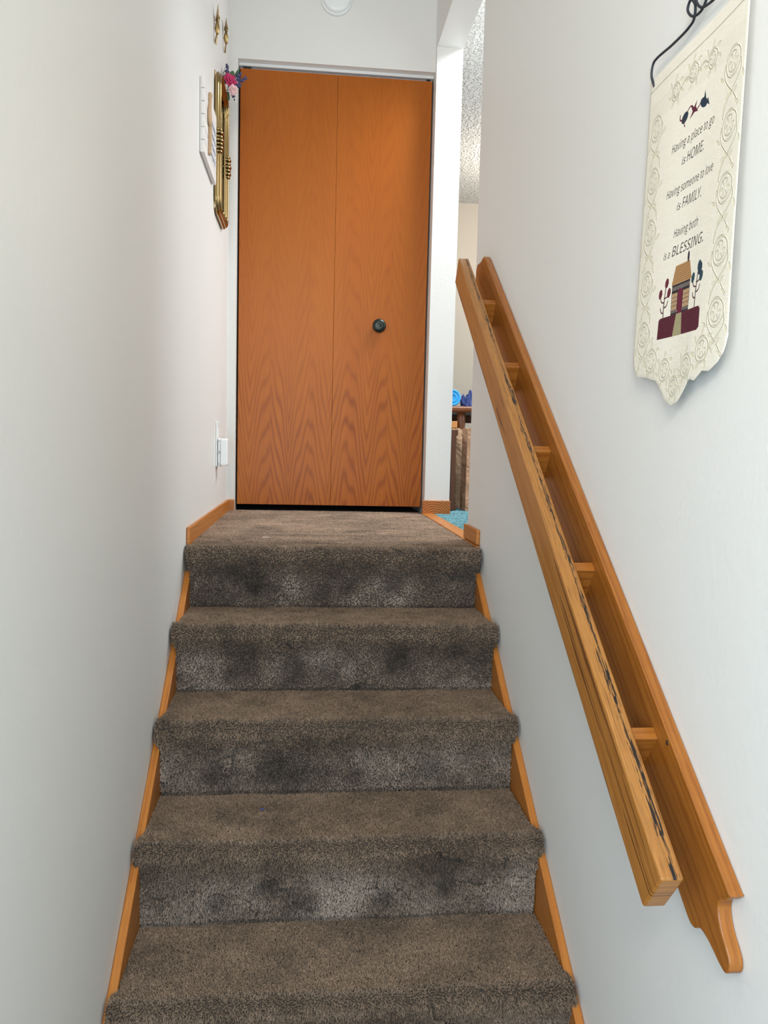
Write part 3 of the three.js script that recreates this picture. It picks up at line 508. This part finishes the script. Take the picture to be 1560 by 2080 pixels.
// ---------------------------------------------------------------- left wall: plaque, mirror, birds, flowers, plug
{ // white plank plaque with a carved tan figure
  const z1 = -0.312, z0 = -0.655, y0 = 1.280, y1 = 1.528, n = 6, t = thing('wall_plaque', 'white wooden wall plaque of horizontal boards with a tan carved figure', 'plaque', [0, y0, (z0 + z1) / 2]);
  const wd = (z1 - z0) / 2, h = (y1 - y0) / n, pl = std({ color: new THREE.Color().setRGB(0.78, 0.74, 0.70), roughness: 0.6 });
  part('back_board', rbx(0.0003, 0.006, 0.004, y1 - y0 - 0.004, -wd + 0.004, wd - 0.004, 0.001), pl, t);
  for (let i = 0; i < n; i++) part('plank', rbx(0.004, 0.0165, i * h + 0.0008, (i + 1) * h - 0.0008, -wd, wd, 0.0028, 'z', 3), pl, t);
  const tan = std({ color: new THREE.Color().setRGB(0.50, 0.33, 0.19), roughness: 0.7 }), fz = 0.068;
  part('carved_figure', [tube([[0.020, 0.035, fz], [0.022, 0.075, fz + 0.004], [0.022, 0.115, fz - 0.002], [0.023, 0.140, fz + 0.012], [0.022, 0.170, fz + 0.020], [0.021, 0.195, fz + 0.006], [0.021, 0.218, fz + 0.002]], 0.0075, 40, 8), ball(0.022, 0.224, fz, 0.008, 0.012, 0.011), ball(0.022, 0.150, fz + 0.014, 0.008, 0.030, 0.022), ball(0.020, 0.036, fz, 0.007, 0.010, 0.014)], tan, t, 'tan carved figure in relief');
  const ink = std({ color: new THREE.Color().setRGB(0.30, 0.36, 0.46), roughness: 0.7 });
  for (let i = 0; i < 4; i++) { const y = 0.172 - i * 0.037, P = []; for (let k = 0; k <= 26; k++) P.push([0.0172, y + 0.008 * Math.sin(k * 1.9 + i) + 0.002 * Math.sin(k * 0.7), 0.030 - k * 0.0063]); part('painted_script', tube(P, 0.0013, 90, 5), ink, t, 'pale blue painted flourish'); }
}
{ // mirror in a reeded brass frame with rounded lower corners and beaded knuckles
  const z1 = -0.705, z0 = -1.035, y0 = 1.20, y1 = 1.742, t = thing('wall_mirror', 'narrow wall mirror in a polished brass frame with beaded knuckles, left wall', 'mirror', [0, y0, (z0 + z1) / 2]);
  const w = (z1 - z0) / 2 - 0.013, h = y1 - y0, c = 0.045;
  part('backing', rbx(0.0003, 0.004, 0.015, h - 0.015, -w, w, 0.001), brassDull, t);
  part('glass', rbx(0.004, 0.0065, 0.02, h - 0.02, -w + 0.002, w - 0.002, 0.0005), std({ color: new THREE.Color().setRGB(0.9, 0.9, 0.9), metalness: 1, roughness: 0.02 }), t, 'mirror glass');
  const loop = (x, ins, r) => {
    const a = -w + ins, b = w - ins, lo = 0.013 + ins, hi = h - 0.013 - ins, pts = [];
    const path = new THREE.CurvePath(), V = (y, z) => new THREE.Vector3(x, y, z);
    const P = [[lo + c, b], [hi - c, b], [hi, b - c], [hi, a + c], [hi - c, a], [lo + c, a], [lo, a + c], [lo, b - c]];
    for (let i = 0; i < 8; i++) { const p = P[i], q = P[(i + 1) % 8]; if (i % 2) { const cz = [[hi, b], [hi, a], [lo, a], [lo, b]][(i - 1) / 2]; path.add(new THREE.QuadraticBezierCurve3(V(...p), V(...cz).lerp(V((p[0] + q[0]) / 2, (p[1] + q[1]) / 2), 0.35), V(...q))); } else path.add(new THREE.LineCurve3(V(...p), V(...q))); }
    return new THREE.TubeGeometry(path, 160, r, 10, true);
  };
  part('frame', [loop(0.010, 0, 0.0095), loop(0.021, 0.003, 0.0065), loop(0.015, 0.014, 0.006), loop(0.012, 0.024, 0.004)], brass, t);
  for (const s of [-1, 1]) for (const [dy, r] of [[-0.040, 0.014], [-0.028, 0.0185], [-0.013, 0.0165], [0, 0.020], [0.013, 0.0165], [0.028, 0.0185], [0.040, 0.014]]) {
    const g = new THREE.TorusGeometry(r * 0.86, 0.0062, 8, 22); g.rotateX(Math.PI / 2); g.scale(0.95, 1, 1.05); g.translate(0.0165, h / 2 - 0.004 + dy, s * (w - 0.004)); part('knuckle_bead', g, brass, t);
  }
}
function brassBird(label, pos, tilt) {
  const t = thing('brass_bird', label, 'wall ornament', pos, undefined);
  t.rotation.x = tilt;
  part('body', [ball(0.012, 0.028, 0, 0.009, 0.024, 0.012, 14), ball(0.014, 0.058, 0.004, 0.006, 0.009, 0.008), tube([[0.014, 0.062, 0.006], [0.017, 0.072, 0.014], [0.018, 0.084, 0.022]], 0.0012, 10, 6)], brassDull, t);
  const wing = (s) => { const sh = new THREE.Shape(); sh.moveTo(0, 0); sh.quadraticCurveTo(0.012, 0.030, 0.010, 0.068); for (let i = 1; i <= 6; i++) { sh.lineTo(0.010 - 0.006 * i + 0.002, 0.068 - 0.008 * i - 0.004); sh.lineTo(0.010 - 0.006 * i, 0.068 - 0.008 * i + 0.003); } sh.closePath(); const g = new THREE.ExtrudeGeometry(sh, { depth: 0.0014, bevelEnabled: false }); g.rotateY(s > 0 ? -1.15 : 1.9); g.rotateX(s * 0.30); g.translate(0.014 + 0.001 * s, 0.034, s * 0.007); return g; };
  part('wing', wing(1), brassDull, t); part('wing', wing(-1), brassDull, t);
  const tl = []; for (let i = -2; i <= 2; i++) tl.push(tube([[0.011, 0.010, 0], [0.008, -0.008, i * 0.004], [0.004 + 0.001 * Math.abs(i), -0.024, i * 0.008]], 0.0022, 8, 5)); part('tail', tl, brassDull, t);
  part('mounting_pin', tube([[0.0002, 0.028, 0], [0.010, 0.028, 0]], 0.0022, 4, 8), brassDull, t);
  return t;
}
brassBird('brass bird with raised wings above the mirror, the lower one', [0, 1.842, -0.705], 0);
brassBird('brass bird tail down above the mirror, the higher one near the corner', [0, 1.962, -1.030], 0.35);
{ // silk flowers standing out from the top of the mirror
  const t = thing('flower_spray', 'small spray of silk flowers with a crimson rose at the top of the brass mirror', 'flowers', [0.014, 1.726, -0.975]);
  const V = (a) => new THREE.Vector3(...a);
  const petal = (len, wid, cup) => { const g = new THREE.SphereGeometry(1, 8, 6, 0, Math.PI * 2, 0, Math.PI / 2); g.scale(wid, cup, len); g.translate(0, -cup * 0.6, len * 0.8); return g; };
  const bloom = (pos, dir, r, rings) => { const L = []; rings.forEach(([n, tilt, s], k) => { for (let i = 0; i < n; i++) { const g = petal(r * 0.52 * s, r * 0.42 * s, r * 0.20); g.rotateX(-tilt); g.rotateY(i / n * 6.283 + k * 0.5); L.push(g); } }); const g = merge(L); g.applyQuaternion(new THREE.Quaternion().setFromUnitVectors(UP, V(dir).normalize())); g.translate(...pos); return g; };
  const M = (r, g, b, tr = 0.0) => std({ color: new THREE.Color().setRGB(r, g, b), roughness: 0.8 });
  part('rose', bloom([0.022, 0.066, 0.02], [0.6, 0.2, 0.9], 0.028, [[6, 0.25, 1.2], [5, 0.75, 1.0], [4, 1.15, 0.75], [3, 1.4, 0.5]]), M(0.52, 0.03, 0.12), t, 'crimson silk rose');
  part('pale_bloom', bloom([0.034, 0.028, 0.026], [0.6, -0.4, 0.8], 0.020, [[6, 0.2, 1.2], [5, 0.8, 0.9], [3, 1.3, 0.6]]), M(0.80, 0.50, 0.50), t, 'pale pink bloom');
  const navy = M(0.085, 0.08, 0.17), stem = M(0.06, 0.12, 0.06), white = M(0.8, 0.8, 0.75), green = M(0.07, 0.14, 0.07);
  for (const [a, e, n] of [[[0.030, 0.066, 0.01], [0.086, 0.088, 0.0], 12], [[0.010, 0.075, 0.0], [0.006, 0.130, 0.0], 11], [[0.020, 0.05, 0.0], [0.036, 0.002, 0.012], 8], [[0.032, 0.070, 0.0], [0.060, 0.098, 0.01], 9], [[0.030, 0.062, 0.01], [0.062, 0.060, 0.0], 8]]) {
    const L = [tube([a, [(a[0] + e[0]) / 2, (a[1] + e[1]) / 2 + 0.004, (a[2] + e[2]) / 2], e], 0.0011, 8, 5)];
    for (let i = 0; i < n; i++) { const q = 0.35 + 0.65 * i / (n - 1); for (let k = 0; k < 2; k++) L.push(ball(a[0] + (e[0] - a[0]) * q + rr(-0.007, 0.007), a[1] + (e[1] - a[1]) * q + rr(-0.007, 0.007), a[2] + (e[2] - a[2]) * q + rr(-0.006, 0.006), rr(0.0032, 0.0055), rr(0.0032, 0.0055), 0.004, 7)); }
    part('dark_blue_sprig', L, navy, t, 'dark blue sprig of small blossoms');
  }
  const leaf = (a, e, w) => { const d = V(e).sub(V(a)), l = d.length(), g = new THREE.SphereGeometry(1, 10, 8); g.scale(w, l / 2, 0.0012); g.translate(0, l / 2, 0); g.applyQuaternion(new THREE.Quaternion().setFromUnitVectors(UP, d.normalize())); g.translate(...a); return g; };
  for (const [a, e, w] of [[[0.030, 0.075, 0.0], [0.058, 0.125, 0.0], 0.006], [[0.020, 0.080, 0.01], [0.034, 0.110, 0.01], 0.010], [[0.012, 0.045, 0.01], [0.030, 0.028, 0.03], 0.008], [[0.004, 0.060, 0.0], [-0.012, 0.100, 0.0], 0.007], [[0.012, 0.030, 0.0], [0.016, -0.012, 0.015], 0.007]]) part('leaf', leaf(a, e, w), green, t);
  const bb = []; for (let i = 0; i < 16; i++) bb.push(ball(rr(-0.008, 0.012), rr(0.010, 0.042), rr(0.01, 0.03), 0.0026, 0.0026, 0.0026, 6)); for (let i = 0; i < 14; i++) bb.push(ball(rr(-0.014, 0.006), rr(0.092, 0.140), rr(-0.01, 0.01), 0.003, 0.004, 0.003, 6));
  part('white_sprig', bb, white, t, 'tiny white blossoms');
  part('stem', [tube([[0.002, 0.0, 0], [0.008, 0.03, 0.004], [0.020, 0.062, 0.008]], 0.0022, 12, 6), tube([[0.004, 0.0, 0.0], [0.012, 0.02, 0.01], [0.030, 0.030, 0.02]], 0.0016, 12, 6), tube([[0.002, 0.004, 0.0], [0.0, 0.05, 0.0], [-0.006, 0.11, 0.0]], 0.0016, 12, 6)], stem, t);
}
{ // outlet plate with a plug-in box
  const t = thing('wall_outlet', 'white outlet plate low on the left wall beside the closet door', 'outlet', [0, 0.310, -0.875]);
  part('plate', rbx(0.0003, 0.0065, -0.092, 0.092, -0.038, 0.038, 0.003), plastic, t);
  for (const y of [0.050, -0.050]) part('receptacle', rbx(0.006, 0.0085, y - 0.017, y + 0.017, -0.017, 0.017, 0.001), plastic, t);
  part('screw', ball(0.0065, 0.0, 0, 0.0015, 0.0035, 0.0035), plasticGrey, t);
  const p = thing('plug_in_box', 'white plug-in box standing out from the outlet plate on the left wall', 'plug-in device', [0.0088, 0.278, -0.872]);
  part('plug_body', rbx(0, 0.0085, -0.060, 0.058, -0.030, 0.032, 0.004, 'z', 3), plastic, p);
  part('cover', rbx(0.0085, 0.0385, -0.056, 0.056, -0.030, 0.030, 0.007, 'z', 4), plastic, p);
  part('dial', (() => { const g = new THREE.CylinderGeometry(0.006, 0.006, 0.002, 18); g.rotateX(Math.PI / 2); g.translate(0.0042, 0.0, 0.0325); return g; })(), plasticGrey, p);
  for (const y of [0.046, -0.048]) part('clip', rbx(0.002, 0.007, y - 0.003, y + 0.003, 0.031, 0.034, 0.001), plasticGrey, p);
}
{ // round detector on the wall over the door
  const t = thing('smoke_detector', 'round white detector on the wall above the closet door', 'smoke detector', [0.474, 2.322, -D]);
  const lathe = (pts) => { const g = new THREE.LatheGeometry(pts.map((q) => new THREE.Vector2(...q)), 56); g.rotateX(Math.PI / 2); return g; };
  part('base', lathe([[0.0001, 0.0003], [0.068, 0.0003], [0.070, 0.004], [0.069, 0.012], [0.066, 0.013], [0.0001, 0.013]]), plastic, t);
  part('cover', lathe([[0.060, 0.012], [0.062, 0.016], [0.060, 0.028], [0.056, 0.033], [0.045, 0.035], [0.0001, 0.036]]), plastic, t);
}

// ---------------------------------------------------------------- seen through the opening, and an added lamp out of view
{ // unseen globe lamp, added to brighten the ceiling of the far room
  const t = thing('added_pendant_lamp', 'white globe lamp out of view, added to brighten the far room ceiling', 'lamp', [2.0, 2.05, -3.3]);
  part('globe', new THREE.SphereGeometry(0.12, 28, 20), std({ color: 0xffffff, emissive: new THREE.Color().setRGB(1, 0.86, 0.68), emissiveIntensity: 2.2, roughness: 0.5 }), t);
  part('rod', (() => { const g = new THREE.CylinderGeometry(0.006, 0.006, 0.27, 10); g.translate(0, 0.25, 0); return g; })(), brassDull, t);
  part('canopy', (() => { const g = new THREE.CylinderGeometry(0.05, 0.06, 0.02, 24); g.translate(0, 0.379, 0); return g; })(), brassDull, t);
  const l = new THREE.PointLight(new THREE.Color().setRGB(1, 0.88, 0.74), 1.9); l.shadow.radius = 5; l.castShadow = true; t.add(l);
}
const kraft = (r, g, b, s) => std({ color: new THREE.Color().setRGB(r, g, b), roughness: 0.85, bumpMap: dataTex(256, 256, (u, v) => { const n = 255 * (0.6 * fbm(u * 5, v * 5, s, 4) + 0.4 * Math.abs(fbm(u * 9, v * 7, s + 3, 2) - 0.5) * 2); return [n, n, n]; }, false), bumpScale: 0.012 });
function paperBag(label, x, z, turn, w, d, h, mat, s) {
  const t = thing('paper_bag', label, 'paper bag', [x, 0.004, z]); t.rotation.y = turn;
  const nx = 10, ny = 16, pos = [], idx = [], uv = [];
  const ring = []; for (let i = 0; i < nx; i++) ring.push([-w / 2 + w * i / nx, d / 2]); for (let i = 0; i < 6; i++) ring.push([w / 2, d / 2 - d * i / 6]); for (let i = 0; i < nx; i++) ring.push([w / 2 - w * i / nx, -d / 2]); for (let i = 0; i < 6; i++) ring.push([-w / 2, -d / 2 + d * i / 6]);
  const R = ring.length;
  for (const inner of [0, 1]) for (let j = 0; j <= ny; j++) ring.forEach(([a, e], i) => {
    const v = j / ny, y = h * v, corner = Math.abs(Math.abs(a) - w / 2) < 1e-6 && Math.abs(Math.abs(e) - d / 2) < 1e-6, side = Math.abs(Math.abs(a) - w / 2) < 1e-6 && !corner;
    const k = corner ? 0 : (fbm(i * 0.6, v * 5, s, 3) - 0.5) * 0.022, gus = side ? -0.028 * v * (1 - Math.abs(e) * 2 / d) * Math.sign(a) : 0;
    const f = 1 - 0.002 * inner / Math.min(w, d) * 8;
    pos.push(a * f + gus + (side ? k : 0), y + (j === ny ? 0.006 * Math.sin(i * 1.7) : 0), e * f + (side ? 0 : k * 1.1)); uv.push(i / R * 2, v * 2);
  });
  const S = R * (ny + 1);
  for (let j = 0; j < ny; j++) for (let i = 0; i < R; i++) { const a = j * R + i, c = j * R + (i + 1) % R; idx.push(a, c, a + R, c, c + R, a + R, S + a, S + a + R, S + c, S + c, S + a + R, S + c + R); }
  for (let i = 0; i < R; i++) { const a = ny * R + i, c = ny * R + (i + 1) % R; idx.push(a, c, S + a, c, S + c, S + a); }
  const b0 = pos.length / 3; pos.push(0, 0, 0); uv.push(0, 0); for (let i = 0; i < R; i++) idx.push(b0, (i + 1) % R, i);
  const g = new THREE.BufferGeometry(); g.setAttribute('position', new THREE.Float32BufferAttribute(pos, 3)); g.setAttribute('uv', new THREE.Float32BufferAttribute(uv, 2)); g.setIndex(idx); const q = g.toNonIndexed(); q.computeVertexNormals();
  part('bag_body', q, mat, t);
  return t;
}
paperBag('tan paper grocery bag standing on the teal carpet beside the dark board', 1.222, -1.69, 0.0, 0.17, 0.14, 0.412, kraft(0.46, 0.30, 0.18, 600), 610);
paperBag('reddish-tan paper bag at the right edge of the opening', 1.277, -1.495, 0.0, 0.22, 0.13, 0.412, kraft(0.52, 0.29, 0.17, 650), 660);
{ // low wooden table with round legs
  const wood = std({ map: oakTex(0.8, 0.2, [120, 72, 42], [74, 38, 20], [156, 104, 70], 211, 512, 128), roughness: 0.35 });
  const t = thing('side_table', 'low brown wooden table with rounded edge and round legs in the far room', 'table', [1.50, 0, -2.10]);
  part('table_top', rbx(-0.42, 0.42, 0.512, 0.546, -0.27, 0.30, 0.015, 'x', 5), wood, t);
  part('apron', [rbx(-0.36, 0.36, 0.470, 0.512, -0.22, -0.20, 0.002, 'x'), rbx(-0.36, -0.34, 0.470, 0.512, -0.20, 0.22, 0.002, 'z'), rbx(0.34, 0.36, 0.470, 0.512, -0.20, 0.22, 0.002, 'z')], wood, t);
  for (const [x, z] of [[-0.283, 0.24], [0.34, 0.24], [-0.34, -0.20], [0.34, -0.20]]) { const g = new THREE.LatheGeometry([[0.0001, 0.0], [0.012, 0.0], [0.016, 0.02], [0.020, 0.16], [0.022, 0.30], [0.020, 0.42], [0.024, 0.45], [0.024, 0.512], [0.0001, 0.512]].map((q) => new THREE.Vector2(...q)), 20); g.translate(x, 0, z); part('leg', g, wood, t); }
}
{ // things on the table
  const top = 0.546;
  const jar = thing('blue_canister', 'bright blue canister lying on its side on the far table', 'canister', [1.163, top + 0.0455, -1.86]);
  const lz = (pts, n = 40) => { const g = new THREE.LatheGeometry(pts.map((q) => new THREE.Vector2(...q)), n); g.rotateX(Math.PI / 2); return g; };
  const cyan = std({ color: new THREE.Color().setRGB(0.03, 0.36, 0.80), roughness: 0.4 });
  part('lid', lz([[0.045, 0], [0.045, 0.020], [0.042, 0.024], [0.036, 0.024], [0.034, 0.020], [0.026, 0.020], [0.024, 0.023], [0.018, 0.023], [0.016, 0.019], [0.0001, 0.019]]), cyan, jar, 'bright blue ringed lid');
  part('canister_body', lz([[0.0001, -0.16], [0.038, -0.16], [0.041, -0.155], [0.0415, 0.0], [0.0001, 0.0]]), std({ color: new THREE.Color().setRGB(0.55, 0.62, 0.75), roughness: 0.3 }), jar);
  // crumpled navy cloth
  const cl = thing('navy_cloth', 'crumpled navy cloth on the far table beside the blue canister', 'cloth', [1.256, top, -1.885]);
  const g = new THREE.SphereGeometry(1, 48, 28, 0, Math.PI * 2, 0, Math.PI / 2), p = g.attributes.position;
  for (let i = 0; i < p.count; i++) { const x = p.getX(i), y = p.getY(i), z = p.getZ(i), a = Math.atan2(z, x), f = 1 + 0.35 * Math.sin(a * 7 + y * 5) * (0.3 + y) * 0.5 + 0.5 * (fbm(x * 3 + 5, z * 3 + y * 4, 700, 3) - 0.5); p.setXYZ(i, x * 0.038 * f, Math.max(0.0005, y * (0.062 + 0.02 * Math.sin(x * 5 + z * 3)) * f * (1 - 0.25 * x)), z * 0.05 * f); }
  g.computeVertexNormals(); part('cloth_folds', g, std({ color: new THREE.Color().setRGB(0.035, 0.055, 0.19), roughness: 0.75 }), cl);
  const st = thing('black_bag', 'small black pouch on the far table, right of the navy cloth', 'pouch', [1.338, top, -1.86]);
  const sg = new RoundedBoxGeometry(0.07, 0.05, 0.09, 4, 0.018), sp = sg.attributes.position; for (let i = 0; i < sp.count; i++) sp.setXYZ(i, sp.getX(i), sp.getY(i) + 0.027 + 0.006 * Math.sin(sp.getX(i) * 80), sp.getZ(i)); sg.computeVertexNormals();
  part('pouch_body', sg, std({ color: new THREE.Color().setRGB(0.012, 0.012, 0.014), roughness: 0.6 }), st);
  part('zip', tube([[-0.03, 0.0535, 0.0], [0, 0.053, 0.0], [0.03, 0.0575, 0.0]], 0.0016, 10, 6), plasticGrey, st);
}
{ // boxes under the table
  const b1 = thing('cardboard_box', 'orange-brown cardboard box with a taped lid under the far table', 'box', [1.108, 0, -1.935]);
  const card = std({ color: new THREE.Color().setRGB(0.60, 0.27, 0.08), roughness: 0.8 });
  part('box_body', rbx(-0.07, 0.07, 0.002, 0.43, -0.15, 0.15, 0.003, 'y'), card, b1);
  part('box_lid', rbx(-0.074, 0.074, 0.425, 0.462, -0.154, 0.154, 0.003, 'y'), card, b1);
  const b2 = thing('storage_tub', 'clear teal storage tub with a white lid under the far table', 'storage tub', [1.44, 0, -1.94]);
  const teal = std({ color: new THREE.Color().setRGB(0.06, 0.20, 0.19), roughness: 0.25 });
  part('tub_body', rbx(-0.15, 0.15, 0.002, 0.405, -0.15, 0.15, 0.015, 'y', 3), teal, b2);
  for (const x of [-0.10, 0.02, 0.12]) part('side_panel', rbx(x - 0.045, x + 0.045, 0.375, 0.400, 0.149, 0.153, 0.002, 'x'), std({ color: new THREE.Color().setRGB(0.45, 0.62, 0.60), roughness: 0.3 }), b2);
  part('tub_lid', rbx(-0.16, 0.16, 0.405, 0.432, -0.16, 0.16, 0.008, 'x', 3), plastic, b2);
  const b3 = thing('brown_board', 'dark brown wooden board standing behind the tan paper bag', 'board', [1.102, 0.004, -1.58]);
  const br = std({ color: new THREE.Color().setRGB(0.10, 0.035, 0.014), roughness: 0.4 });
  part('board_panel', rbx(-0.012, 0.012, 0, 0.405, -0.14, 0.14, 0.003, 'y'), br, b3);
  for (const y of [0, 0.375]) part('board_rail', rbx(0.012, 0.020, y, y + 0.03, -0.14, 0.14, 0.002, 'z'), br, b3);
}

{ // bits on the carpet
  const bit = (label, pos, col, pts, r) => { const t = thing('lint_scrap', label, 'lint', pos); part('scrap', tube(pts, r, 10, 5), std({ color: new THREE.Color().setRGB(...col), roughness: 0.8 }), t); };
  bit('tiny blue scrap of lint on the fourth stair tread from the top', [0.277, -3 * RISE + 0.004, 0.600], [0.05, 0.09, 0.35], [[-0.004, 0, 0.001], [0, 0.002, -0.001], [0.004, 0.001, 0.001]], 0.0014);
  bit('thin white scrap lying near the front edge of the landing carpet', [0.239, 0.003, -0.200], [0.85, 0.83, 0.78], [[-0.011, 0.001, 0.002], [0, 0.003, 0], [0.012, 0.001, -0.001]], 0.0009);
}
shade(scene);
renderer.render(scene, camera);
